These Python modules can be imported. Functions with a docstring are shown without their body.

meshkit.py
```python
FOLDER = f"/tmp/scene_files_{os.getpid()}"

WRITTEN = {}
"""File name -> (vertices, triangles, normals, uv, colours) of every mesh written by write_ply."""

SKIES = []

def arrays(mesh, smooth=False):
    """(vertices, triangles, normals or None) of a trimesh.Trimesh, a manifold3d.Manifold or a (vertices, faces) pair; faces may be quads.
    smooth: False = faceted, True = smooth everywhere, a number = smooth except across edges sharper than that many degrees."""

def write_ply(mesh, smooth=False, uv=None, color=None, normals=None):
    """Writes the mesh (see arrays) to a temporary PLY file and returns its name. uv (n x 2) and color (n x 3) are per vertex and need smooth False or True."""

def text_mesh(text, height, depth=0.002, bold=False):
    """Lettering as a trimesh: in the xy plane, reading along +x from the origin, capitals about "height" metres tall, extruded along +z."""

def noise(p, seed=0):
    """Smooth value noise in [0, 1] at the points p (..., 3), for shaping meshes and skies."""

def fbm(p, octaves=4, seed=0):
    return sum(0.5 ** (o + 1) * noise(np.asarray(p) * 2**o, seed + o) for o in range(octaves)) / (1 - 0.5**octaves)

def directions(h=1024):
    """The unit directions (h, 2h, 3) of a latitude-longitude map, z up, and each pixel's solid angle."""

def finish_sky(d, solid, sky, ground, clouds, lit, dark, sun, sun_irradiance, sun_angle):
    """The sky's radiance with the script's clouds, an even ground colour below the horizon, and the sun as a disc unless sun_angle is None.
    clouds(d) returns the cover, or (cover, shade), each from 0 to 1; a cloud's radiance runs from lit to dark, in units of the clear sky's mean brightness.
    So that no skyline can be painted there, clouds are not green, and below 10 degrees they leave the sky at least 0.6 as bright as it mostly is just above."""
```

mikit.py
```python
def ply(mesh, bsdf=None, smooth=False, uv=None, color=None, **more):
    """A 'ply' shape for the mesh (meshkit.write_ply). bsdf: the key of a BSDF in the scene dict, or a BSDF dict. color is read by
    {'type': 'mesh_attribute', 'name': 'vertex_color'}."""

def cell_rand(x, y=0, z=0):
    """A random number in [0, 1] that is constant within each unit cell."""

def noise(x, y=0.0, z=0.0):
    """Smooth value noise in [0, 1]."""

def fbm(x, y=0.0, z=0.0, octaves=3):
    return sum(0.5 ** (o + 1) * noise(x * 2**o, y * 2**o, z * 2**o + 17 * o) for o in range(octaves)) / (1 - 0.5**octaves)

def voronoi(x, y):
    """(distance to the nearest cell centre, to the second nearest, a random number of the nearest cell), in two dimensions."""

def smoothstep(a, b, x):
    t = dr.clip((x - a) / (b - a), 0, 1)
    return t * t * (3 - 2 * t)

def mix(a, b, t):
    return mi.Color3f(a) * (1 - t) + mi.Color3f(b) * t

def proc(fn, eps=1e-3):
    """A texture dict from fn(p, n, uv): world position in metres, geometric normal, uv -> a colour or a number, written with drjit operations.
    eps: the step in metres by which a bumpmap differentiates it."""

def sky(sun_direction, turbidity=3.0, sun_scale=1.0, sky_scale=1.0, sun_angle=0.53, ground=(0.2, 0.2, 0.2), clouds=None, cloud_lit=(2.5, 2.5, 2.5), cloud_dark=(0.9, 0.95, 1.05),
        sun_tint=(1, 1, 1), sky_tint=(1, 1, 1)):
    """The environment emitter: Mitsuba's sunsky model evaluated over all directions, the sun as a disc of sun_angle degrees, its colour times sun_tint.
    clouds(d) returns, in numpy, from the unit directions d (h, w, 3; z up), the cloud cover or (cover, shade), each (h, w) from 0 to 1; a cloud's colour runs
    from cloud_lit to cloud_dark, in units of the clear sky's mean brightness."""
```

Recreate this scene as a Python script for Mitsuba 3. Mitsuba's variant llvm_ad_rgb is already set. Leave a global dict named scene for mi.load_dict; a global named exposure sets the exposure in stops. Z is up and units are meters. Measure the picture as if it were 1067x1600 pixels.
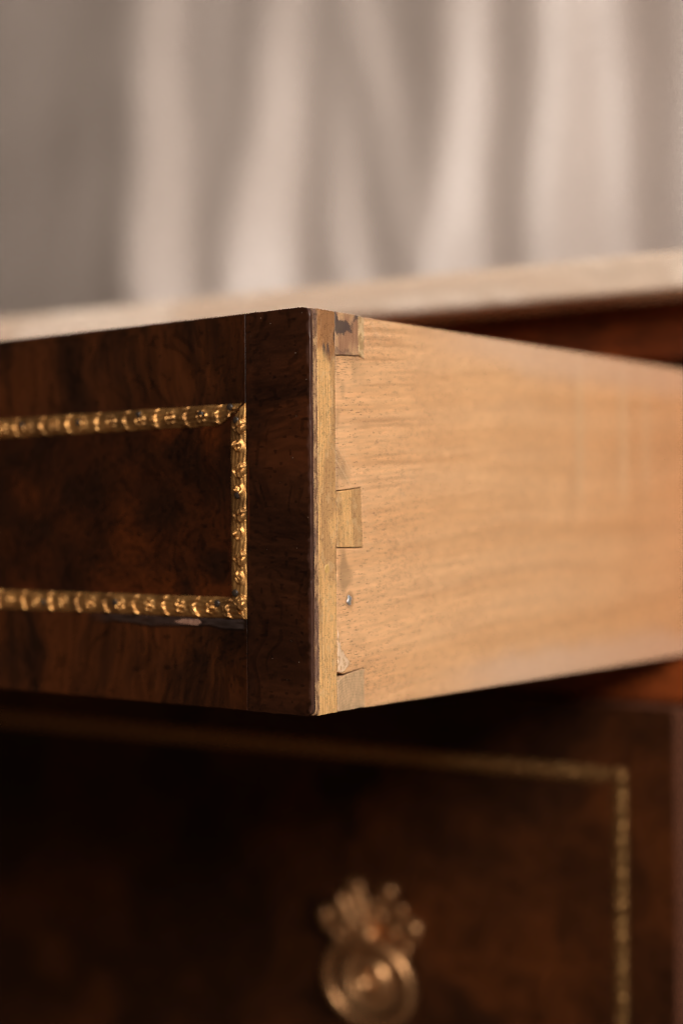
import math, random
import numpy as np, trimesh, mitsuba as mi, drjit as dr
import mikit, meshkit
import mapbox_earcut as earcut
from shapely.geometry import Polygon
from mikit import noise, fbm, cell_rand, smoothstep, mix, proc

T = mi.ScalarTransform4f
scene, labels = {}, {}

# ------------------------------------------------------------------ camera, light, exposure
ZB = 0.70                                    # height of the underside of the pulled-out drawer above the floor
CAM = np.array([0.310504, -0.389114, ZB + 0.062209])
YAW, PITCH, ROLL = 0.654366, 0.0051066, -0.0068631
FWD = np.array([-math.sin(YAW) * math.cos(PITCH), math.cos(YAW) * math.cos(PITCH), math.sin(PITCH)])
RIGHT = np.array([math.cos(YAW), math.sin(YAW), 0.0])
UP = np.cross(RIGHT, FWD)
UP = -math.sin(ROLL) * RIGHT + math.cos(ROLL) * UP
scene['camera'] = {'type': 'thinlens', 'fov': 36.0476, 'fov_axis': 'y', 'near_clip': 0.01, 'far_clip': 50.0,
                   'aperture_radius': 0.0074, 'focus_distance': 0.499,
                   'to_world': T().look_at(origin=CAM.tolist(), target=(CAM + FWD).tolist(), up=UP.tolist())}
exposure = 0.0
WINDOW_LIGHT = (31.0, 28.4, 25.8)
scene['room_light'] = {'type': 'constant', 'radiance': {'type': 'rgb', 'value': [0.060, 0.043, 0.030]}}

# ------------------------------------------------------------------ materials
def rgb(*c):
    return {'type': 'rgb', 'value': list(c)}

def two(b):
    return {'type': 'twosided', 'bsdf': b}

def sm(a, b, x):
    return smoothstep(a, b, x)

def veneer(dark, mid, hot, fx, fz, seed, warp=1.0, hot_amt=0.5, specks=0.0, contrast=(0.30, 0.66), bf=1.6):
    """Polished figured veneer: fx, fz are the figure's frequencies (per metre) along the front and upward."""
    def fn(p, n, uv):
        x, y, z = p.x + seed, p.y, p.z
        w1 = fbm(x * 30 + 3, z * 30, y * 30, 3) - 0.5
        w2 = fbm(x * 26 + 11, z * 34 + 5, y * 20, 3) - 0.5
        a = fbm(x * fx + w1 * 4.0 * warp, z * fz + w2 * 4.0 * warp, y * 20, 4)
        big = fbm(x * 16 * bf + 40, z * 18 * bf + 9, y * 10, 3)
        fine = fbm(x * fx * 9 + w1 * 12, z * fz * 9 + w2 * 9, y * 60, 2)
        t = sm(contrast[0], contrast[1], a * 0.8 + big * 0.32 - 0.06)
        c = mix(dark, mid, t)
        c = mix(c, hot, sm(0.42, 0.72, big) * hot_amt * t)
        c = c * (0.62 + 0.76 * fine)
        eye = noise(x * 420 + w1 * 20, z * 420 + w2 * 20, 7.0)
        c = c * (1 - 0.35 * sm(0.66, 0.86, eye))
        # dark pores
        po = noise(x * max(fx, 60) * 8, z * max(fz, 60) * 8, 3.0)
        c = c * (1 - 0.45 * sm(0.80, 0.92, po))
        if specks:
            gx, gz = x / 0.0021, z / 0.0021
            r = cell_rand(gx, gz, 5)
            ox, oz = cell_rand(gx, gz, 6) * 0.7 + 0.15, cell_rand(gx, gz, 7) * 0.7 + 0.15
            d = dr.sqrt(dr.square(gx - dr.floor(gx) - ox) + dr.square(gz - dr.floor(gz) - oz))
            rad = 0.05 + 0.09 * cell_rand(gx, gz, 8)
            s = dr.select(r < specks, 1.0 - sm(rad * 0.6, rad, d), 0.0)
            c = mix(c, (0.16, 0.12, 0.09), s * 0.8)
        return c
    return fn

def wood_bsdf(fn, rough, spec=0.5, bump=None, scale=1.0, coat=0.0, eps=1e-4):
    b = {'type': 'principled', 'base_color': proc(fn), 'roughness': rough, 'specular': spec}
    if coat:
        b['clearcoat'] = coat
        b['clearcoat_gloss'] = 0.75
    if bump is not None:
        b = {'type': 'bumpmap', 'arbitrary': proc(bump, eps=eps), 'scale': scale, 'bsdf': b}
    return two(b)

def polish_bump(p, n, uv):
    return fbm(p.x * 70, p.z * 70, p.y * 70, 3) * 0.00035 + noise(p.x * 900, p.z * 900, p.y * 900) * 0.000016

def border_color(base):
    def fn(p, n, uv):
        c = base(p, n, uv)
        z = p.z - ZB
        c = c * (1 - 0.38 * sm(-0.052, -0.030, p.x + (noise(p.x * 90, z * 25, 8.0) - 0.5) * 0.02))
        w = (noise(p.x * 160, 2.0, 5.0) - 0.5) * 0.0012
        # bare old groove below the bottom strip
        m = sm(0.0268, 0.0274, z + w) * (1 - sm(0.0300, 0.0306, z)) * sm(-0.105, -0.085, p.x) * (1 - sm(-0.0295, -0.0275, p.x))
        lip = sm(0.0262, 0.0267, z + w) * (1 - sm(0.0269, 0.0274, z + w)) * sm(-0.105, -0.085, p.x) * (1 - sm(-0.0295, -0.0275, p.x))
        c = mix(c, mix((0.014, 0.008, 0.006), (0.038, 0.025, 0.022), noise(p.x * 300, z * 1500)), m * 0.85)
        return mix(c, (0.004, 0.002, 0.0015), lip * 0.7)
    return fn
def band_color(base):
    def fn(p, n, uv):
        c = base(p, n, uv)
        z = p.z - ZB
        # split sliver and dark glue line along the joint with the strip
        d = p.x + 0.0262 + (noise(z * 260, 3.0) - 0.5) * 0.0004
        m = (1 - sm(0.00012, 0.00042, dr.abs(d))) * sm(0.052, 0.060, z) * (1 - sm(0.076, 0.088, z))
        c = mix(c, (0.060, 0.0130, 0.0034), m * 0.9)
        u, v = p.x * 0.3 + z * 0.95, p.x * 0.95 - z * 0.3
        k = noise(v * 5200, u * 70, 3.0)
        rub = sm(-0.0016, -0.0002, p.x + (fbm(z * 500, 2.0, 9.0, 3) - 0.5) * 0.0016)
        c = mix(c, (0.085, 0.040, 0.028), rub * 0.6)
        return mix(c, (0.085, 0.062, 0.048), sm(0.965, 0.995, k) * sm(0.55, 0.7, fbm(p.x * 90, z * 90, 4.0, 2)) * 0.6)
    return fn

scene['mat_panel'] = wood_bsdf(veneer((0.0125, 0.0040, 0.0017), (0.0290, 0.0072, 0.0021), (0.056, 0.0125, 0.0026), 75, 85, 0.0, 0.45, 0.85, contrast=(0.24, 0.72), bf=2.3), 0.34, 0.18, polish_bump)
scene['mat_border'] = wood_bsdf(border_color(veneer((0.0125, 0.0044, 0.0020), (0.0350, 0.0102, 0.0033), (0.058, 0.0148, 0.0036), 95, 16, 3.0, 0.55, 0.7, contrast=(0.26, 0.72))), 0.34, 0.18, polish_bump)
scene['mat_crossband'] = wood_bsdf(band_color(veneer((0.0150, 0.0048, 0.0022), (0.0320, 0.0096, 0.0036), (0.062, 0.0150, 0.0040), 22, 90, 7.0, 0.6, 0.5, 0.022, contrast=(0.25, 0.75))), 0.34, 0.18, polish_bump)
scene['mat_lower_panel'] = wood_bsdf(veneer((0.0185, 0.0062, 0.0025), (0.0420, 0.0122, 0.0038), (0.074, 0.0195, 0.0046), 22, 26, 12.0, 0.7, 0.8, contrast=(0.27, 0.72), bf=1.0), 0.36, 0.18)
scene['mat_carcass'] = wood_bsdf(veneer((0.070, 0.0150, 0.0040), (0.150, 0.0300, 0.0062), (0.220, 0.0450, 0.0080), 6, 70, 5.0, 0.5, 0.7), 0.40, 0.3)

def veneer_edge(p, n, uv):
    a = fbm(p.z * 260, p.y * 1500, p.x * 900, 3)
    c = mix((0.045, 0.022, 0.014), (0.150, 0.075, 0.042), sm(0.35, 0.75, a))
    return c
scene['mat_veneer_edge'] = wood_bsdf(veneer_edge, 0.55)

def backing(p, n, uv):
    a = fbm(p.z * 420, p.y * 900, p.x * 500, 3)
    b = fbm(p.z * 70 + 4, p.y * 260, 2.0, 3)
    c = mix((0.22, 0.115, 0.062), (0.46, 0.27, 0.135), sm(0.25, 0.7, a))
    c = mix(c, (0.13, 0.072, 0.060), sm(0.50, 0.72, b) * 0.7)
    c = c * (1 - 0.4 * sm(0.56, 0.74, fbm(p.z * 1300, p.y * 2100, 5.0, 2)))
    return c
def rough_bump(p, n, uv):
    return fbm(p.x * 700, p.y * 700, p.z * 500, 3) * 0.00030
scene['mat_backing'] = wood_bsdf(backing, 0.7, 0.3, rough_bump)

def core(p, n, uv):
    """Pale yellow softwood with upright grain lines."""
    wob = (fbm(p.z * 22, 2.0, p.y * 60, 2) - 0.5) * 0.0016
    yy = p.y + wob
    l1 = 0.5 + 0.5 * dr.sin(yy * 2 * math.pi / 0.00115 + 5 * noise(yy * 260, p.z * 3))
    l2 = noise(yy * 2600, p.z * 30)
    fibre = noise(yy * 5000, p.z * 190, p.x * 300)
    soft = 0.25 + 0.75 * sm(0.3, 0.7, fbm(p.z * 30, p.y * 200, 4.0, 2))
    c = mix((0.720, 0.420, 0.172), (0.530, 0.285, 0.100), sm(0.45, 0.95, l1) * 0.6 * soft)
    c = mix(c, (0.36, 0.185, 0.068), sm(0.62, 0.9, l2) * 0.40)
    c = c * (0.82 + 0.34 * fibre)
    grime = fbm(p.z * 75, p.y * 260, 9.0, 5)
    c = mix(c, (0.375, 0.198, 0.088), sm(0.46, 0.68, grime) * 0.62)
    grit = fbm(p.z * 1500, p.y * 1900, 5.0, 2)
    c = c * (1 - 0.24 * sm(0.58, 0.74, grit))
    rub = fbm(p.z * 420, p.y * 900, 3.0, 3)
    c = mix(c, (0.66, 0.46, 0.25), sm(0.58, 0.75, rub) * 0.35)
    # the top of the board is browned, with ink-dark streaks
    zz = p.z - ZB
    tw = (fbm(p.y * 300, zz * 60, 2.0, 2) - 0.5) * 0.006
    top = sm(0.1135, 0.1165, zz + tw)
    c = mix(c, c * mi.Color3f(0.62, 0.52, 0.50), top)
    st = fbm(p.y * 420 + zz * 120, zz * 95 - p.y * 120, 6.0, 3)
    return mix(c, (0.050, 0.040, 0.040), sm(0.52, 0.62, st) * sm(0.1115, 0.119, zz) * 0.8)
def core_bump(p, n, uv):
    return noise(p.y * 2600, p.z * 40) * 0.00012 + fbm(p.z * 300, p.y * 900, p.x * 300, 2) * 0.00008
scene['mat_core'] = wood_bsdf(core, 0.6, 0.3, core_bump)

def dark_pin(p, n, uv):
    """Top pin: stained end wood, brown with ink-dark stains."""
    a = fbm(p.y * 500, p.z * 130, 3.0, 3)
    g = noise(p.y * 3600, p.z * 130)
    c = mix((0.33, 0.170, 0.096), (0.52, 0.310, 0.165), sm(0.3, 0.72, a))
    c = c * (0.78 + 0.4 * g)
    zz = p.z - ZB
    st = fbm(p.y * 330 + 2, p.z * 200, 8.0, 4) 
    m = sm(0.50, 0.62, st) * sm(0.113, 0.121, zz)
    c = mix(c, (0.055, 0.043, 0.043), m * 0.85)
    return c
scene['mat_dark_pin'] = wood_bsdf(dark_pin, 0.6, 0.3, core_bump)

def grey_pin(p, n, uv):
    dy, dz = p.y - 0.021, p.z - (ZB - 0.012)
    rr = dr.sqrt(dy * dy + dz * dz)
    l = 0.5 + 0.5 * dr.sin(rr * 2 * math.pi / 0.0009 + 4 * noise(p.y * 300, p.z * 300))
    f = noise(p.y * 2400, p.z * 600)
    c = mix((0.54, 0.350, 0.195), (0.38, 0.232, 0.122), sm(0.5, 0.95, l) * 0.4)
    return c * (0.8 + 0.38 * f)
scene['mat_grey_pin'] = wood_bsdf(grey_pin, 0.65, 0.3, core_bump)

def beech(p, n, uv):
    y, z = p.y, p.z - ZB
    zs = z - y * 0.055 + (fbm(y * 9, z * 14, 1.0, 2) - 0.5) * 0.006
    a = fbm(y * 6, zs * 150, p.x * 20, 4)
    b = fbm(y * 16 + 7, zs * 420, p.x * 20, 3)
    f = noise(y * 260, zs * 2600, p.x * 60)
    c = mix((0.745, 0.430, 0.215), (0.655, 0.352, 0.160), sm(0.35, 0.70, a) * 0.55)
    c = mix(c, (0.720, 0.440, 0.240), sm(0.50, 0.80, b) * 0.25)
    c = c * (0.92 + 0.16 * f) * (0.95 + 0.10 * noise(y * 300, zs * 2400, 2.0)) * (0.93 + 0.14 * noise(y * 9, zs * 1300, 5.0))
    # darker hairline growth rings
    ring = sm(0.955, 0.995, dr.sin(zs * 2 * math.pi / 0.0165 + 6 * fbm(y * 7, zs * 25, 3.0, 2)) * 0.5 + 0.5)
    c = mix(c, (0.335, 0.140, 0.058), ring * 0.14 * sm(0.3, 0.6, noise(y * 30, zs * 60, 4.0)))
    # short dark flecks along the grain
    for k, (cy, cz, amt, op) in enumerate(((0.0036, 0.00085, 0.40, 0.75), (0.0024, 0.00060, 0.36, 0.50))):
        gz = (zs + 0.004) / cz + 31 * k
        gy = y / cy + cell_rand(gz, 3 + k) * 7.0
        r = cell_rand(gy, gz, 11 + k)
        oy = gy - dr.floor(gy) - (0.35 + 0.3 * cell_rand(gy, gz, 12 + k))
        oz = gz - dr.floor(gz) - (0.3 + 0.4 * cell_rand(gy, gz, 13 + k))
        ln = 0.20 + 0.26 * cell_rand(gy, gz, 14 + k)
        m = (1 - sm(ln * 0.5, ln, dr.abs(oy))) * (1 - sm(0.05, 0.17, dr.abs(oz)))
        dens = amt * (0.5 + 1.2 * sm(0.3, 0.65, fbm(y * 40, z * 40, 6.0, 2)))
        c = mix(c, (0.20, 0.072, 0.034), dr.select(r < dens, m * op, 0.0))
    # handling grime beside the joint
    g1 = fbm(y * 120, z * 90, 5.0, 3)
    near = 1 - sm(0.014, 0.034, y)
    c = mix(c, (0.250, 0.150, 0.075), near * sm(0.42, 0.68, g1) * 0.60)
    nd = dr.sqrt(dr.square(y - 0.0196) + dr.square((z - 0.0361) * 0.8))
    c = mix(c, (0.30, 0.150, 0.070), (1 - sm(0.0012, 0.0026, nd + (g1 - 0.5) * 0.002)) * 0.6)
    # diagonal plane and sand scratches
    u = (y * 0.72 + z * 0.69)
    v = (y * 0.69 - z * 0.72)
    sc = noise(u * 5200, v * 62, 2.0)
    msk = sm(0.70, 0.90, sc) * sm(0.42, 0.62, fbm(y * 50 + 9, z * 38, 7.0, 2)) * (1 - sm(0.045, 0.075, y)) * sm(0.045, 0.07, z)
    c = mix(c, (0.74, 0.54, 0.35), msk * 0.55)
    # upright plane chatter far along the board
    pl = noise(y * 85 + 3 * noise(z * 20), 4.0, 1.0)
    c = c * (1 + (pl - 0.5) * 0.14 * sm(0.10, 0.17, y) * sm(0.045, 0.075, z))
    # two pale upright marks on the upper half, far along
    for y0, hw in ((0.2117, 0.0042), (0.2325, 0.0030), (0.1740, 0.0028)):
        c = mix(c, (0.760, 0.500, 0.285), (1 - sm(hw * 0.4, hw * 1.3, dr.abs(y - y0))) * sm(0.062, 0.080, z + (noise(y * 200) - 0.5) * 0.01) * 0.5)
    # stronger reddish grain in the upper half near the joint
    gr = sm(0.45, 0.75, fbm(y * 26, zs * 950, 9.0, 3)) * sm(0.018, 0.030, y) * (1 - sm(0.045, 0.075, y)) * sm(0.045, 0.075, z)
    c = mix(c, (0.330, 0.140, 0.058), gr * 0.38)
    # the arrises are rubbed pale
    wear = fbm(y * 30, z * 40, 12.0, 3) * 0.012
    c = mix(c, (0.66, 0.445, 0.315), (1 - sm(0.001, 0.012, z - wear * 0.7)) * 0.70 * sm(0.05, 0.13, y))
    c = mix(c, (0.66, 0.445, 0.315), sm(0.1175, 0.1285, z + wear * 0.7) * 0.60 * sm(0.04, 0.12, y))
    # redder towards the back
    c = mix(c, c * mi.Color3f(0.98, 0.88, 0.83), sm(0.12, 0.27, y))
    return c
def beech_bump(p, n, uv):
    zs = p.z - p.y * 0.055
    return fbm(p.y * 120, zs * 1500, p.x * 100, 2) * 0.00010 + fbm(p.y * 18, zs * 22, 2.0, 2) * 0.0004 
scene['mat_beech'] = wood_bsdf(beech, 0.52, 0.4, beech_bump)
scene['mat_plug'] = wood_bsdf(lambda p, n, uv: mix((0.66, 0.42, 0.16), (0.54, 0.32, 0.10), noise(p.y * 2000, p.z * 900)), 0.5)
scene['mat_filler'] = wood_bsdf(lambda p, n, uv: mix((0.60, 0.41, 0.22), (0.40, 0.24, 0.11), sm(0.4, 0.7, fbm(p.y * 900, p.z * 900, 1.0, 3))), 0.8, 0.2, rough_bump)
scene['mat_chip'] = wood_bsdf(lambda p, n, uv: mix((0.74, 0.52, 0.33), (0.54, 0.32, 0.17), sm(0.42, 0.66, fbm(p.y * 1300, p.z * 900, 1.0, 3))), 0.8, 0.2, rough_bump)
scene['mat_splinter'] = wood_bsdf(lambda p, n, uv: mix((0.27, 0.145, 0.10), (0.15, 0.075, 0.05), noise(p.x * 1500, p.z * 600)), 0.7, 0.2)
scene['mat_stained'] = wood_bsdf(lambda p, n, uv: mix((0.13, 0.052, 0.028), (0.080, 0.030, 0.016), fbm(p.y * 200, p.z * 40, 1.0, 3)), 0.5, 0.2)

def gilt_color(p, n, uv):
    a = fbm(p.x * 500, p.z * 500, p.y * 500, 3)
    b = fbm(p.x * 120 + 5, p.z * 120, p.y * 120, 2)
    c = mix((0.68, 0.355, 0.120), (0.44, 0.205, 0.062), sm(0.35, 0.7, a))
    return mix(c, (0.20, 0.095, 0.034), sm(0.45, 0.72, b) * 0.70)
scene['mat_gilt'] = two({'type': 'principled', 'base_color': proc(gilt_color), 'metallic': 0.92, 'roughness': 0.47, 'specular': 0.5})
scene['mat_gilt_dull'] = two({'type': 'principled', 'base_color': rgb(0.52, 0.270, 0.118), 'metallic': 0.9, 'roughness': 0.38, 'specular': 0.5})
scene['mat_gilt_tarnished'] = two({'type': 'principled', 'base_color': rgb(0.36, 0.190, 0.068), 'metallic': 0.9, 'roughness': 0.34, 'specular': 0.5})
scene['mat_pin_steel'] = two({'type': 'principled', 'base_color': rgb(0.026, 0.017, 0.012), 'metallic': 0.0, 'roughness': 0.38})
scene['mat_bright_steel'] = two({'type': 'principled', 'base_color': rgb(0.60, 0.59, 0.58), 'metallic': 0.75, 'roughness': 0.42})

def marble(p, n, uv):
    w = fbm(p.x * 8, p.y * 8, p.z * 14, 3)
    a = fbm(p.x * 14 + 3 * w, p.y * 14, p.z * 30 + 4 * w, 4)
    v = 1 - sm(0.0, 0.07, dr.abs(a - 0.5))
    c = mix((0.84, 0.690, 0.565), (0.70, 0.530, 0.400), sm(0.40, 0.65, a))
    return mix(c, (0.40, 0.265, 0.165), v * 0.30)
scene['mat_marble'] = wood_bsdf(marble, 0.35, 0.5)

def cloth(p, n, uv):
    wv = noise(p.x * 900, p.z * 140, 1.0) * 0.5 + noise(p.x * 140, p.z * 900, 4.0) * 0.5
    return mi.Color3f(0.66, 0.560, 0.506) * (0.94 + 0.12 * wv)
scene['mat_cloth'] = two({'type': 'principled', 'base_color': proc(cloth), 'roughness': 0.49, 'specular': 1.0, 'sheen': 0.3})
scene['mat_wall'] = two({'type': 'diffuse', 'reflectance': proc(lambda p, n, uv: mix((0.34, 0.275, 0.230), (0.29, 0.235, 0.196), fbm(p.x * 6, p.z * 6, 1.0, 3)))})
def boards(p, n, uv):
    k = dr.floor(p.x / 0.12)
    a = fbm(p.x * 60, p.y * 4 + 9 * cell_rand(k), 1.0, 3)
    return mix((0.13, 0.075, 0.042), (0.08, 0.042, 0.022), a) * (0.8 + 0.4 * cell_rand(k, 3))
scene['mat_floor'] = two({'type': 'principled', 'base_color': proc(boards), 'roughness': 0.45})
scene['mat_frame'] = two({'type': 'diffuse', 'reflectance': rgb(0.7, 0.68, 0.64)})

# ------------------------------------------------------------------ mesh helpers
def numbered(key):
    if key not in scene and not any(k.startswith(key + '__') for k in scene):
        return key
    i = 1
    while f'{key}_{i:03d}' in scene or any(k.startswith(f'{key}_{i:03d}__') for k in scene):
        i += 1
    return f'{key}_{i:03d}'

def put(name, mesh, mat, parent=None, smooth=False, xf=None, label=None):
    key = numbered(f'{parent}__{name}' if parent else name)
    if xf is not None:
        if isinstance(mesh, tuple):
            mesh = trimesh.Trimesh(mesh[0], mesh[1], process=False)
        else:
            mesh = mesh.copy()
        mesh.apply_transform(xf)
    scene[key] = mikit.ply(mesh, mat, smooth=smooth)
    if label:
        labels[key] = {'label': label}
    return key

def box(x0, x1, y0, y1, z0, z1, c=0.0006):
    """A box with chamfered edges (hull of three inset boxes)."""
    c = min(c, (x1 - x0) / 3, (y1 - y0) / 3, (z1 - z0) / 3)
    pts = []
    for ex, ey, ez in ((0, c, c), (c, 0, c), (c, c, 0)):
        for x in (x0 + ex, x1 - ex):
            for y in (y0 + ey, y1 - ey):
                for z in (z0 + ez, z1 - ez):
                    pts.append((x, y, z))
    return trimesh.convex.convex_hull(np.array(pts))

def wobble(pts, step, amp, seed, freq=400.0):
    """Cut the outline's edges into short steps and push each point by a little noise: worn, hand-cut arrises."""
    pts = np.asarray(pts, float)
    out = []
    for a, b in zip(pts, np.roll(pts, -1, axis=0)):
        n = max(1, int(np.linalg.norm(b - a) / step))
        for k in range(n):
            out.append(a + (b - a) * k / n)
    out = np.array(out)
    q = np.c_[out * freq, np.full(len(out), seed * 7.31)]
    d = np.stack([meshkit.fbm(q, 3, seed), meshkit.fbm(q + 50, 3, seed + 9)], 1) - 0.5
    return out + d * 2 * amp

def slab(pts, t, c, place, seed=None, step=0.0015, amp=0.0, freq=400.0, c_back=0.0):
    """Plate from an outline pts (counter-clockwise in u, v), thickness t along w, its front arris chamfered by c. place(u, v, w) gives points."""
    pts = np.asarray(pts, float)
    if seed is not None:
        pts = wobble(pts, step, amp, seed, freq)
    if Polygon(pts).exterior.is_ccw is False:
        pts = pts[::-1]
    d1 = pts - np.roll(pts, 1, axis=0); d2 = np.roll(pts, -1, axis=0) - pts
    d1 /= np.linalg.norm(d1, axis=1, keepdims=True) + 1e-12; d2 /= np.linalg.norm(d2, axis=1, keepdims=True) + 1e-12
    n1 = np.stack([-d1[:, 1], d1[:, 0]], 1); n2 = np.stack([-d2[:, 1], d2[:, 0]], 1)
    m = n1 + n2
    m /= np.maximum((m * n1).sum(1, keepdims=True), 0.35)
    inner = pts + m * c
    n = len(pts)
    v = np.vstack([np.c_[inner, np.zeros(n)], np.c_[pts, np.full(n, c)], np.c_[pts, np.full(n, t)]])
    i = np.arange(n); j = (i + 1) % n
    f = []
    for a in (0, 1):
        f += [np.stack([a * n + i, a * n + j, (a + 1) * n + j], 1), np.stack([a * n + i, (a + 1) * n + j, (a + 1) * n + i], 1)]
    cap = earcut.triangulate_float64(inner, np.array([n], np.uint32)).reshape(-1, 3).astype(int)
    cap2 = earcut.triangulate_float64(pts, np.array([n], np.uint32)).reshape(-1, 3).astype(int)
    f += [cap, cap2[:, ::-1] + 2 * n]
    mesh = trimesh.Trimesh(np.array(place(v[:, 0], v[:, 1], v[:, 2])).T, np.vstack(f), process=False)
    trimesh.repair.fix_normals(mesh)
    return mesh

def rect(u0, u1, v0, v1):
    return [(u0, v0), (u1, v0), (u1, v1), (u0, v1)]

def rounded(u0, u1, v0, v1, r, which=(1, 1, 1, 1), n=6):
    """Rectangle with rounded corners, counter-clockwise from lower left; which = ll, lr, ur, ul."""
    out = []
    for (cu, cv, a0), on in zip(((u0 + r, v0 + r, 180), (u1 - r, v0 + r, 270), (u1 - r, v1 - r, 0), (u0 + r, v1 - r, 90)), which):
        if on:
            out += [(cu + r * math.cos(math.radians(a0 + 90 * k / n)), cv + r * math.sin(math.radians(a0 + 90 * k / n))) for k in range(n + 1)]
        else:
            out.append((u0 if cu < (u0 + u1) / 2 else u1, v0 if cv < (v0 + v1) / 2 else v1))
    return out

def front(y=0.0, z=0.0):
    return lambda u, v, w: (u, y + w, z + v)
def side(x=0.0, z=0.0):
    return lambda u, v, w: (x - w, u, z + v)

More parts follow.
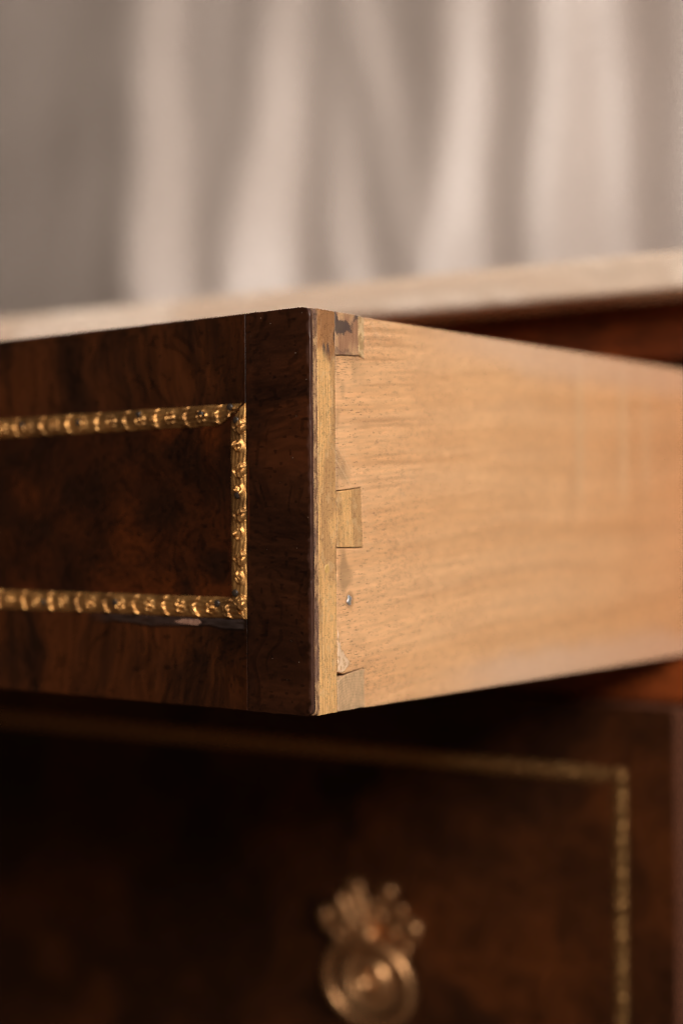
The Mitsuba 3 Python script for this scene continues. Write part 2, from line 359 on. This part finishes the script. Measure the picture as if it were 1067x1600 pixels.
def strip_mesh(length, half, ds, nt, seed, m0=0, m1=0, phase=0.0, gap=0.0, upright=False):
    """Pressed gilt moulding: s along it, t across, h out. A half-round bed with leaves and rosettes by turns, edges rippled.
    m0, m1: how far each end is mitred (per unit of t)."""
    ns = int(length / ds) + 1
    s, t = np.meshgrid(np.linspace(0, 1, ns), np.linspace(-1, 1, nt), indexing='ij')
    S = (s * (length - gap * 1.0 - m0 * (t + 1) * half - m1 * (t + 1) * half - (0.0042 * ((t + 1) / 2) ** 3 if gap else 0)) + m0 * (t + 1) * half)
    P = 0.0143
    wob = (meshkit.noise(np.stack([S * 130, t * 1.2, S * 0 + seed], -1), seed) - 0.5)
    q = (S + phase + wob * 0.0012) / P
    k = np.floor(q); u = (q - k) * P * 1000.0                     # millimetres inside the repeat
    y = t * half * 1000.0
    h = 0.55 * np.sqrt(np.maximum(1 - (t * 0.97) ** 2, 0)) + 0.30
    bed = h.copy()
    rnd = lambda a: meshkit.noise(np.stack([k * 3.7 + a, k * 0 + a, k * 0], -1), seed + 3)
    if upright:
        # pointed leaf on the outer half with a vein, wrinkled flower between
        a, b = (u - 9.6) / 2.7, (y + 1.75) / 1.75
        d = np.abs(b) / np.maximum(1.0 - np.abs(a) ** 1.6, 0.05)
        leaf = np.clip(1.25 - d, 0, 1) * (np.abs(a) < 1)
        h += 1.05 * np.minimum(leaf * 2.2, 1.0) * (0.75 + 0.25 * np.cos(a * 2.0))
        h -= 0.55 * np.exp(-((u - 9.6 + 0.35 * (y + 1.75)) / 0.30) ** 2) * (leaf > 0)
        h -= 0.30 * np.exp(-((d - 1.45) / 0.22) ** 2) * (np.abs(a) < 1.05)
        h += 0.30 * np.exp(-((d - 2.1) / 0.35) ** 2) * (np.abs(a) < 1.15)
        for n in range(6):
            cu, cv = 2.2 + 2.8 * rnd(11 + n), -1.9 + 2.9 * rnd(31 + n)
            h += (0.45 + 0.3 * rnd(51 + n)) * np.exp(-((u - cu) / 0.62) ** 2 - ((y - cv) / 0.48) ** 2)
        h += 0.42 * np.exp(-((np.hypot(u - 3.3, (y + 0.7) * 1.1) - 1.7) / 0.38) ** 2)
    else:
        # rosette: a ring of petals round a boss
        du, dv = u - 3.4, y * 0.95
        r = np.hypot(du, dv); th = np.arctan2(dv, du)
        pet = 0.35 + 0.65 * np.cos(3 * th + 2 * rnd(1)) ** 2
        h += 0.62 * pet * np.exp(-((r - 1.95) / 0.62) ** 2) + 0.80 * np.exp(-(r / 0.80) ** 4) - 0.22 * np.exp(-((r - 1.18) / 0.25) ** 2)
        # leaf: a crescent across the strip, its back gentle and its lip sharp, notched at the middle
        for c0, amp in ((10.4, 1.0), (8.7, 0.45)):
            du = u - c0 - 0.15 * y ** 2
            prof = np.where(du < 0, np.exp(-(du / 0.95) ** 2), np.exp(-(du / 0.36) ** 2))
            h += amp * 0.92 * prof * (0.72 + 0.28 * np.cos(y * 2.3 + 1.2 * (rnd(5) - 0.5)))
    # long flowing ripples
    h += 0.075 * np.sin(y * 2 * np.pi / 1.6 + 1.6 * np.sin(u * 2 * np.pi / 14.3) + 1.0 * rnd(7)) * np.exp(-((u - 3.4) / 2.4) ** 4 * 0) 
    h += 0.16 * (meshkit.fbm(np.stack([S * 520, y * 0.7, k * 0], -1), 3, seed) - 0.5)
    h = bed + (h - bed) * 1.35
    h *= (0.35 + 0.65 * (1 - np.abs(t) ** 6))
    edge = half * t + 0.00018 * (meshkit.noise(np.stack([S * 400, np.sign(t) * 3, t * 0], -1), seed + 1) - 0.5) * (np.abs(t) > 0.9)
    V = np.stack([S, edge, np.maximum(h, 0.12) / 1000.0], -1)
    lo = V.copy(); lo[..., 2] = -0.0001
    # skirt all round
    V = np.concatenate([lo[:, :1], V, lo[:, -1:]], 1)
    V = np.concatenate([V[:1] * [1, 1, 0], V, V[-1:] * [1, 1, 0]], 0)
    a, b = V.shape[:2]
    i = np.arange(a * b).reshape(a, b)
    quad = np.stack([i[:-1, :-1], i[1:, :-1], i[1:, 1:], i[:-1, 1:]], -1).reshape(-1, 4)
    F = np.vstack([quad[:, [0, 1, 2]], quad[:, [0, 2, 3]]])
    return V.reshape(-1, 3), F

def lay(V, F, origin, du, dv, dw):
    m = np.outer(V[:, 0], du) + np.outer(V[:, 1], dv) + np.outer(V[:, 2], dw) + np.asarray(origin)
    return trimesh.Trimesh(m, F, process=False)

def dome(r, h, n=14, rings=5):
    prof = [(r, -0.0004)] + [(r * math.cos(a), h * math.sin(a)) for a in np.linspace(0, math.pi / 2, rings + 1)]
    return trimesh.creation.revolve(np.array(prof), sections=n)

def facing(m, x, y, z, tilt=0.0):
    """Turn a mesh whose axis is z so that the axis points at -y, and put it at (x, y, z)."""
    m = m.copy()
    m.apply_transform(trimesh.transformations.rotation_matrix(math.pi / 2 + tilt, [1, 0, 0]))
    m.apply_translation([x, y, z])
    return m

# ------------------------------------------------------------------ setting: floor, wall
put('floor', box(-4, 3, -3, 3, -0.05, 0.0), 'mat_floor'); labels['floor'] = {'kind': 'structure'}
put('wall', box(-4, 3, 1.45, 1.55, 0.001, 2.8), 'mat_wall'); labels['wall'] = {'kind': 'structure'}

# the window on the right that lights the scene
W0, W1, WZ0, WZ1, WX = -1.95, -0.75, 1.38, 2.50, 1.62
ym, zm = (W0 + W1) / 2, (WZ0 + WZ1) / 2
for n, (a, b, c, d) in enumerate(((W0, ym - 0.02, WZ0, zm - 0.02), (ym + 0.02, W1, WZ0, zm - 0.02), (W0, ym - 0.02, zm + 0.02, WZ1), (ym + 0.02, W1, zm + 0.02, WZ1))):
    v = np.array([[WX, a, c], [WX, b, c], [WX, b, d], [WX, a, d]])
    key = put('pane', trimesh.Trimesh(v, [[0, 3, 2], [0, 2, 1]], process=False), 'mat_frame', 'window')
    scene[key]['emitter'] = {'type': 'area', 'radiance': rgb(*WINDOW_LIGHT)}
for a, b, c, d in ((W0 - 0.06, W1 + 0.06, WZ0 - 0.06, WZ0), (W0 - 0.06, W1 + 0.06, WZ1, WZ1 + 0.06), (W0 - 0.06, W0, WZ0 + 0.001, WZ1 - 0.001),
                   (W1, W1 + 0.06, WZ0 + 0.001, WZ1 - 0.001), (W0 + 0.001, W1 - 0.001, zm - 0.02, zm + 0.02)):
    put('frame', box(WX - 0.02, WX + 0.06, a, b, c, d), 'mat_frame', 'window')
labels['window'] = {'label': 'bright four pane window to the right of the chest', 'category': 'window'}

# ------------------------------------------------------------------ curtain
# each fold of the curtain: where it stands high up and low down, half width, steepness high up and low down
FOLDS = [(-2.4, -2.41, 0.05, 0.7, 0.7),
         (-2.2, -2.2, 0.05, 0.7, 0.7),
         (-2.0, -2.0, 0.05, 0.7, 0.7),
         (-1.86, -1.86, 0.05, 0.5, 0.5),
         (-1.5224, -1.4092, 0.11, 0.16, 0.04),
         (-1.2245, -1.0882, 0.04, -0.12, -0.16),
         (-1.109, -0.9984, 0.035, 1.0, 1.3),
         (-1.0212, -0.9151, 0.028, 0.4, 0.1),
         (-0.8988, -0.8712, 0.037, 0.75, 1.45),
         (-0.7995, -0.6771, 0.027, 0.75, 0.45),
         (-0.8434, -0.7626, 0.026, 0.0, 0.95),
         (-0.6125, -0.6309, 0.031, 0.75, 1.25),
         (-0.497, -0.5108, 0.044, 1.25, 1.85),
         (-0.3677, -0.3931, 0.03, 0.7, 0.8),
         (-0.2, -0.22, 0.04, 0.8, 0.8),
         (-0.05, -0.04, 0.04, 0.8, 0.8),
         (0.12, 0.11, 0.04, 0.8, 0.8),
         (0.3, 0.31, 0.04, 0.8, 0.8),
         (0.46, 0.46, 0.04, 0.8, 0.8)]
def curtain():
    x0, x1, z0, z1 = -2.40, 0.60, 0.02, 2.55
    nx, nz = 1300, 90
    X, Z = np.meshgrid(np.linspace(x0, x1, nx), np.linspace(z0, z1, nz), indexing='xy')
    k = np.clip((0.72 - (Z - ZB)) / 0.34, -1.2, 1.6)
    slope = np.full_like(X, -0.36)
    for (xa, xb, w, aa, ab) in FOLDS:
        amp = aa + (ab - aa) * k
        amp = np.clip(amp, 0, 1.9) if aa >= 0 else amp
        slope += amp * np.exp(-(np.abs(X - (xa + (xb - xa) * k)) / (w * 0.86)) ** 2.0)
    slope += 0.30 * (meshkit.fbm(np.stack([X * 16, Z * 2.0, X * 0], -1), 3, 5) - 0.5)
    dx = (x1 - x0) / (nx - 1)
    slope -= slope.mean(1, keepdims=True) * np.clip((np.abs(X + 0.75) - 0.75) / 0.3, 0, 1)
    Y = np.cumsum(slope, axis=1) * dx
    Y += 1.06 - Y[:, int((-0.75 - x0) / dx)][:, None]
    Y += 0.17 * (np.clip(Z, 0.85, 1.6) - 1.22)                    # the cloth spreads outwards lower down
    V = np.stack([X, Y, Z], -1).reshape(-1, 3)
    i = np.arange(nx * nz).reshape(nz, nx)
    q = np.stack([i[:-1, :-1], i[:-1, 1:], i[1:, 1:], i[1:, :-1]], -1).reshape(-1, 4)
    return trimesh.Trimesh(V, np.vstack([q[:, [0, 1, 2]], q[:, [0, 2, 3]]]), process=False)
put('curtain', curtain(), 'mat_cloth', smooth=True)
labels['curtain'] = {'label': 'beige cloth curtain hanging in soft folds behind the chest', 'category': 'curtain'}

# ------------------------------------------------------------------ chest of drawers
CH_YAW, TOP_YAW = math.radians(2.6), math.radians(5.6)
PIV = np.array([0.0, 0.2575, 0.0])
def turn(a, piv):
    return trimesh.transformations.rotation_matrix(a, [0, 0, 1], piv)
CX = turn(CH_YAW, PIV)
WD = 0.60                                                     # width of a drawer
YF = 0.2705                                                   # face of the frame
chest = 'chest_of_drawers'
put('rail', box(-WD - 0.004, 0.004, YF, YF + 0.022, ZB + 0.1345, ZB + 0.1608, 0.0015), 'mat_carcass', chest, xf=CX)
put('rail', box(-WD - 0.004, 0.004, YF + 0.001, YF + 0.022, ZB - 0.0222, ZB - 0.0022, 0.0012), 'mat_carcass', chest, xf=CX)
put('rail', box(-WD - 0.004, 0.004, YF + 0.001, YF + 0.022, ZB - 0.312, ZB - 0.290, 0.0012), 'mat_carcass', chest, xf=CX)
for s in (0.0045, -WD - 0.0385):
    put('stile', box(s, s + 0.034, YF - 0.001, YF + 0.034, 0.13, ZB + 0.1608, 0.002), 'mat_carcass', chest, xf=CX)
for s in (0.0145, -WD - 0.0385):
    put('side_panel', box(s, s + 0.024, YF + 0.0345, 0.735, 0.13, ZB + 0.1608, 0.001), 'mat_carcass', chest, xf=CX)
put('back_panel', box(-WD - 0.014, 0.014, 0.722, 0.734, 0.13, ZB + 0.1604, 0.001), 'mat_carcass', chest, xf=CX)
put('dust_board', box(-WD - 0.014, 0.014, YF + 0.0225, 0.7215, ZB - 0.0200, ZB - 0.0032, 0.001), 'mat_carcass', chest, xf=CX)
put('dust_board', box(-WD - 0.014, 0.014, YF + 0.0225, 0.7215, ZB - 0.3100, ZB - 0.2920, 0.001), 'mat_carcass', chest, xf=CX)
put('front_panel', box(-WD - 0.004, 0.004, YF, YF + 0.018, 0.15, ZB - 0.3125, 0.001), 'mat_lower_panel', chest, xf=CX)
for lx in (0.010, -WD - 0.012):
    for ly in (YF + 0.022, 0.705):
        leg = trimesh.creation.revolve(np.array([(0, 0.001), (0.011, 0.001), (0.013, 0.02), (0.010, 0.03), (0.017, 0.105), (0.022, 0.115), (0.022, 0.1295), (0, 0.1295)]), sections=24)
        leg.apply_translation([lx, ly, 0])
        put('leg', leg, 'mat_carcass', chest, smooth=35, xf=CX)
def marble_slab():
    u0, u1, v0, v1 = -WD - 0.055, 0.052, 0.0, 0.515
    t, r = 0.0185, 0.0042
    loops = []
    prof = [(r, 0.0)] + [(r - r * math.sin(a), r - r * math.cos(a)) for a in np.linspace(0.3, math.pi / 2, 5)] + \
           [(r - r * math.cos(a), t - r + r * math.sin(a)) for a in np.linspace(0, math.pi / 2, 6)]
    for ins, z in prof:
        loops.append(np.c_[np.array(rounded(u0 + ins, u1 - ins, v0 + ins, v1 - ins, 0.008)), np.full(28, z)])
    m = trimesh.convex.convex_hull(np.vstack(loops))
    m.apply_translation([0, 0.245, ZB + 0.1611])
    m.apply_transform(turn(TOP_YAW, [0.012, 0.245, 0]))
    return m
put('marble_top', marble_slab(), 'mat_marble', chest, smooth=35, label='pale beige veined marble slab with rounded edge')
labels[chest] = {'label': 'dark reddish wood chest frame with beige marble top, in front of the curtain', 'category': 'chest of drawers'}

# ------------------------------------------------------------------ gilt strips and pins, shared by both drawers
HALF_H, HALF_V = 0.00355, 0.0032
def strips(parent, xl, xr, zb, zt, y, z0, ds, nt, seed, xf=None, mat='mat_gilt'):
    """Frame of four strips, outer edges at xl..xr and zb..zt, on the face y."""
    ow = np.array([0, -1.0, 0]); base = np.array([0, y, z0])
    names = []
    L, Hh = xr - xl, zt - zb
    defs = (((xr, 0, zb), (0, 0, 1.0), (-1.0, 0, 0), Hh, 0.004),       # right upright: s up, t to the left (t=-1 outer edge)
            ((xl + 0.0004, 0, zt), (1.0, 0, 0), (0, 0, -1.0), L - 0.0008, 0.006),
            ((xl + 0.0004, 0, zb), (1.0, 0, 0), (0, 0, 1.0), L - 0.0008, 0.002),
            ((xl, 0, zt), (0, 0, -1.0), (1.0, 0, 0), Hh, 0.0))
    for n, (o, du, dv, ln, ph) in enumerate(defs):
        half, other = (HALF_V, HALF_H) if n in (0, 3) else (HALF_H, HALF_V)
        V, F = strip_mesh(ln, half, ds, nt, seed + n, 0.96 * other / half, 0.96 * other / half, ph, 0.0012 if n == 1 else 0.0, n in (0, 3))
        org = base + np.array(o) + np.array(dv) * half
        m = lay(V, F, org, du, dv, ow)
        names.append(put('gilt_strip', m, mat, parent, smooth=True, xf=xf))
    return names

# ------------------------------------------------------------------ the drawer pulled out (subject)
up = 'drawer'
H = 0.130
sx, sz0, sz1 = -0.0271, 0.0300, 0.1007
labels[up] = {'label': 'pulled out upper drawer showing dark veneered front and pale dovetailed side', 'category': 'drawer'}
VT = 0.0010
F0 = front(0.0, ZB)
g = 0.00010
put('veneer_panel', slab(rect(-WD - sx, sx - g, sz0 + 0.002, sz1 - 0.002), VT, 0.0001, F0), 'mat_panel', up)
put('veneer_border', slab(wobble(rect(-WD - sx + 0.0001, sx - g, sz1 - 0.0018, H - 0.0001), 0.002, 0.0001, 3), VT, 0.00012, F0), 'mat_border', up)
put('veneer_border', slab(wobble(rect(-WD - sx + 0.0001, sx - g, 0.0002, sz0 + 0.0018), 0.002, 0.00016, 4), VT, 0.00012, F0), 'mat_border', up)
put('veneer_crossband', slab(rounded(sx + g, -0.0001, 0.0, H, 0.0030, (0, 1, 1, 0)), VT, 0.00020, F0, seed=5, step=0.0010, amp=0.00026, freq=250), 'mat_crossband', up, label='darker plain upright band of veneer at the corner')
put('veneer_crossband', slab(rounded(-WD + 0.0001, -WD - sx - g, 0.0, H, 0.0014, (1, 0, 0, 1)), VT, 0.00035, F0, seed=6, step=0.0012, amp=0.00012), 'mat_crossband', up)
S0 = side(0.0, ZB)
# edge of the veneer, then the rough backing strip under it
put('veneer_edge', slab(rounded(-WD + 0.0006, -0.00022, 0.0003, H - 0.0003, 0.0022), 0.0006, 0.0001, front(VT + 0.00002, ZB), seed=7, step=0.0012, amp=0.00012), 'mat_veneer_edge', up)
put('backing', slab(rounded(-WD + 0.0006, -0.00004, 0.0002, H - 0.0003, 0.0013), 0.0019, 0.00012, front(VT + 0.00066, ZB), seed=8, step=0.0009, amp=0.00013), 'mat_backing', up)
# front board with its dovetail pins
Y1, Y2, Y3 = 0.00362, 0.0128, 0.0268
TS = 0.0115                                                     # thickness of the side board
put('front_board', slab(rect(Y1, Y2, 0.0002, H - 0.0004), WD, 0.00015, S0, seed=9, step=0.0010, amp=0.00018), 'mat_core', up, label='pale yellow front board edge with upright grain')
fb = up + '__front_board'
put('backer', box(-WD + TS + 0.0002, -TS - 0.0002, Y2 + 0.00005, Y3 - 0.001, ZB + 0.0005, ZB + H - 0.0006), 'mat_core', fb)
PT = [(Y2 + 0.00005, 0.1156), (Y2 + 0.0125, 0.1163), (Y2 + 0.0126, H - 0.0004), (Y2 + 0.00005, H - 0.0004)]
PM = [(Y2 + 0.00005, 0.0534), (Y3 + 0.0002, 0.0532), (Y3 - 0.0006, 0.0728), (Y2 + 0.00005, 0.0713)]
PB = [(Y2 + 0.00005, 0.0004), (Y3 + 0.0004, 0.0005), (Y3 + 0.0006, 0.0134), (Y2 + 0.0035, 0.0117), (Y2 + 0.00005, 0.0100)]
put('dovetail_pin', slab(PT, TS - 0.0003, 0.0002, side(0.00007, ZB), seed=11, step=0.001, amp=0.00014), 'mat_dark_pin', fb, label='brown ink stained dovetail pin at the top corner')
put('dovetail_pin', slab(PM, TS - 0.0003, 0.0002, side(0.00012, ZB), seed=12, step=0.0008, amp=0.00028, freq=700), 'mat_core', fb, label='yellow dovetail pin with close upright lines at mid height')
put('dovetail_pin', slab(PB, TS - 0.0003, 0.0002, side(0.00010, ZB), seed=13, step=0.0008, amp=0.00026, freq=700), 'mat_grey_pin', fb, label='greyish dovetail pin at the bottom corner')
ang = np.linspace(0, 2 * math.pi, 8)[:-1] + 0.3
put('wood_plug', slab([(0.0078 + 0.00125 * math.cos(a), 0.0466 + 0.00165 * math.sin(a)) for a in ang], 0.002, 0.00012, side(0.00016, ZB)), 'mat_plug', fb, label='small pale round wooden plug')
# side board: outline with sockets for the pins
q = 0.00014
D = 0.452
outline = [(Y2 + q, 0.0134), (Y2 + 0.0032, 0.0122 + q), (Y3 + 0.0006 + q, 0.0136), (Y3 + 0.0005 + q, 0.0003), (D, 0.0003), (D, H - 0.0008), (Y2 + 0.0161, H - 0.0008),
           (Y2 + 0.0160, 0.1152), (Y2 + 0.0127, 0.1160), (Y2 + q, 0.1153), (Y2 + q, 0.0717), (Y3 - 0.0006 + q, 0.0731), (Y3 + 0.0003 + q, 0.0529), (Y2 + q, 0.0530)]
put('side_board', slab(outline, TS, 0.00013, S0, seed=15, step=0.0010, amp=0.00018), 'mat_beech', up, label='pale beech drawer side with horizontal flecked grain')
sb = up + '__side_board'
put('filler', slab([(Y2 + 0.0128, 0.1166), (Y2 + 0.0158, 0.1154), (Y2 + 0.0158, H - 0.0009), (Y2 + 0.0129, H - 0.0006)], TS - 0.001, 0.0002, side(0.00002, ZB), seed=17, step=0.0008, amp=0.0003, freq=900), 'mat_filler', sb, label='crumbly pale filler beside the top pin')
put('chip', slab([(0.01305, 0.0132), (0.0152, 0.0128), (0.0200, 0.0153), (0.0172, 0.0182), (0.0150, 0.0208), (0.01310, 0.0268)], 0.0006, 0.0002, side(0.00018, ZB), seed=18, step=0.0004, amp=0.00055, freq=1300), 'mat_chip', sb, label='whitish bare patch where the wood has chipped')
nail = trimesh.creation.icosphere(3, 1.0)
nv = np.array(nail.vertices); nv *= np.array([0.00045, 0.00110, 0.00175]); nv[:, 1] += 0.0005 * np.sin(nv[:, 2] * 2600) * 0.6
nail = trimesh.Trimesh(nv, nail.faces, process=False); nail.apply_translation([0.0002, 0.0192, ZB + 0.0361])
put('nail', nail, 'mat_bright_steel', sb, smooth=True, label='bright silver nail head in the drawer side')
put('side_board', box(-WD, -WD + TS, Y3, D, ZB + 0.0003, ZB + H - 0.0008), 'mat_beech', up)
put('back_board', box(-WD + TS + 0.0002, -TS - 0.0002, D - 0.012, D - 0.0002, ZB + 0.012, ZB + H - 0.006), 'mat_beech', up)
put('bottom_board', box(-WD + TS + 0.0002, -TS - 0.0002, Y3 + 0.0005, D - 0.0125, ZB + 0.006, ZB + 0.012), 'mat_beech', up)
put('chip', slab([(-0.0600, 0.0281), (-0.0570, 0.0276), (-0.0490, 0.0272), (-0.0472, 0.0282), (-0.0490, 0.0294), (-0.0560, 0.0291)], 0.0004, 0.0001, front(-0.00015, ZB), seed=31, step=0.0007, amp=0.0003, freq=900), 'mat_splinter', up, label='pinkish splinter below the bottom gilt strip')
st = strips(up, -WD - sx, sx, sz0, sz1, 0.0, ZB, 0.00022, 30, 21)
for n, spots in enumerate((((-0.0304, 0.0951), (-0.0300, 0.0706), (-0.0312, 0.0385)), ((-0.0330, 0.0995), (-0.0460, 0.0978), (-0.0750, 0.0990), (-0.105, 0.0975), (-0.135, 0.0978)), ((-0.0392, 0.0349), (-0.087, 0.0340), (-0.124, 0.0330)))):
    for (px, pz) in spots:
        put('pin_head', facing(dome(0.00125, 0.00050), px, -0.00125, ZB + pz, 0.1), 'mat_pin_steel', st[n], smooth=40)

# ------------------------------------------------------------------ the closed drawer below
lo = 'drawer_001'
labels[lo] = {'label': 'closed lower drawer in shadow with gilt strip frame and round pull', 'category': 'drawer'}
H2 = 0.262
Z2 = ZB - 0.0235 - H2
LX = CX @ trimesh.transformations.translation_matrix([0.0, 0.2575, 0.0])
F2 = front(0.0, Z2)
s2x, s2b, s2t = -0.0232, 0.029, H2 - 0.0285
put('veneer_panel', slab(rect(-WD - s2x, s2x - g, s2b + 0.002, s2t - 0.002), VT, 0.0001, F2), 'mat_lower_panel', lo, xf=LX)
put('veneer_border', slab(rect(-WD - s2x, s2x - g, s2t - 0.0018, H2), VT, 0.0002, F2), 'mat_lower_panel', lo, xf=LX)
put('veneer_border', slab(rect(-WD - s2x, s2x - g, 0.0, s2b + 0.0018), VT, 0.0002, F2), 'mat_lower_panel', lo, xf=LX)
put('veneer_crossband', slab(rounded(s2x + g, 0.0, 0.0, H2, 0.0014, (0, 1, 1, 0)), VT, 0.0004, F2), 'mat_lower_panel', lo, xf=LX)
put('veneer_crossband', slab(rounded(-WD, -WD - s2x - g, 0.0, H2, 0.0014, (1, 0, 0, 1)), VT, 0.0004, F2), 'mat_lower_panel', lo, xf=LX)
put('front_board', box(-WD + 0.0001, -0.0001, VT + 0.00005, 0.0268, Z2 + 0.0001, Z2 + H2 - 0.0001, 0.0010), 'mat_stained', lo, xf=LX)
for a in (-TS, -WD):
    put('side_board', box(a, a + TS, 0.0270, 0.445, Z2 + 0.0005, Z2 + H2 - 0.001), 'mat_beech', lo, xf=LX)
put('back_board', box(-WD + TS + 0.0002, -TS - 0.0002, 0.433, 0.4448, Z2 + 0.012, Z2 + H2 - 0.006), 'mat_beech', lo, xf=LX)
put('bottom_board', box(-WD + TS + 0.0002, -TS - 0.0002, 0.0275, 0.4325, Z2 + 0.006, Z2 + 0.012), 'mat_beech', lo, xf=LX)
strips(lo, -WD - s2x, s2x, s2b, s2t, 0.0, Z2, 0.0004, 16, 41, xf=LX, mat='mat_gilt_tarnished')

def blob(points, d=0.0006):
    """Hull of spheres (x, y, z, r)."""
    s = trimesh.creation.icosphere(2, 1.0).vertices
    return trimesh.convex.convex_hull(np.vstack([s * r + np.array([x, y, z]) for x, y, z, r in points]))

def torus(R, rz, r, tilt, n=56, m=14):
    a, b = np.meshgrid(np.arange(n) * 2 * math.pi / n, np.arange(m) * 2 * math.pi / m, indexing='ij')
    x = (R + r * np.cos(b)) * np.cos(a); z = (rz + r * np.cos(b)) * np.sin(a); y = r * np.sin(b)
    i = np.arange(n * m).reshape(n, m); j = np.roll(i, -1, 0)
    qd = np.stack([i, j, np.roll(j, -1, 1), np.roll(i, -1, 1)], -1).reshape(-1, 4)
    t = trimesh.Trimesh(np.stack([x, y, z], -1).reshape(-1, 3), np.vstack([qd[:, [0, 1, 2]], qd[:, [0, 2, 3]]]), process=False)
    t.apply_transform(trimesh.transformations.rotation_matrix(tilt, [1, 0, 0]))
    trimesh.repair.fix_normals(t)
    return t

def pull(parent, x, y, z, xf):
    """Gilt ring pull: ribbon bow above, round medallion with the ring hanging round it."""
    at = trimesh.transformations.translation_matrix([x, y, z])
    M = at if xf is None else xf @ at
    k = parent + '__pull'
    med = trimesh.creation.revolve(np.array([(0, 0.0022), (0.0022, 0.0024), (0.0036, 0.0050), (0.0052, 0.0066), (0.0075, 0.0070), (0.0095, 0.0062), (0.0110, 0.0036), (0.0130, 0.0034),
                                             (0.0150, 0.0050), (0.0168, 0.0052), (0.0182, 0.0034), (0.0188, 0.0), (0, 0.0)])[::-1], sections=48)
    put('medallion', facing(med, 0, 0, 0), 'mat_gilt_dull', k, smooth=40, xf=M)
    ring = torus(0.0248, 0.0215, 0.0028, 0.12)
    ring.apply_translation([0.0, -0.0065, -0.0015])
    put('ring', ring, 'mat_gilt_dull', k, smooth=True, xf=M)
    parts = []
    for sgn in (-1, 1):
        for pts in (((0.002, 0.023, 0.0010), (0.0100, 0.036, 0.0012), (0.0115, 0.0445, 0.0024)), ((0.0115, 0.0450, 0.0036), (0.0078, 0.0455, 0.0028)), ((0.0070, 0.0440, 0.0018), (0.001, 0.026, 0.0009)),
                    ((0.004, 0.022, 0.0010), (0.0170, 0.0335, 0.0013), (0.0255, 0.0310, 0.0026)), ((0.0270, 0.0290, 0.0036), (0.0258, 0.0245, 0.0028)), ((0.0250, 0.0225, 0.0018), (0.006, 0.020, 0.0009)),
                    ((0.0125, 0.0300, 0.0016), (0.0175, 0.0375, 0.0022)), ((0.010, 0.018, 0.0016), (0.0195, 0.0135, 0.0020))):
            parts.append(blob([(sgn * u, -0.0022 - 0.10 * u, v, r) for u, v, r in pts]))
    for bx, bz, br in ((-0.0062, 0.0305, 0.0026), (0.0058, 0.0318, 0.0028), (-0.0145, 0.0245, 0.0027), (0.0150, 0.0250, 0.0025), (-0.0178, 0.0385, 0.0022), (0.0185, 0.0372, 0.0024), (0.0008, 0.0372, 0.0022), (-0.0210, 0.0190, 0.0022), (0.0214, 0.0185, 0.0022)):
        parts.append(blob([(bx, -0.0025 - 0.08 * abs(bx), bz, br), (bx * 0.85, -0.0015, bz - 0.0025, br * 0.7)]))
    parts.append(blob([(0, -0.0008, 0.020, 0.0022), (0, -0.0008, 0.034, 0.0012)]))
    put('ribbon_bow', trimesh.util.concatenate(parts), 'mat_gilt_dull', k, smooth=40, xf=M)
    bead = trimesh.creation.icosphere(3, 0.0046); bead.apply_translation([0, -0.0055, 0.0225])
    put('bead', bead, 'mat_gilt_dull', k, smooth=True, xf=M)
    labels[k] = {'label': 'gilt ring pull with ribbon bow'}
pull(lo, -0.1604, 0.0, ZB - 0.1680, LX)
pull(up, -0.205, 0.0, ZB + 0.0560, None)
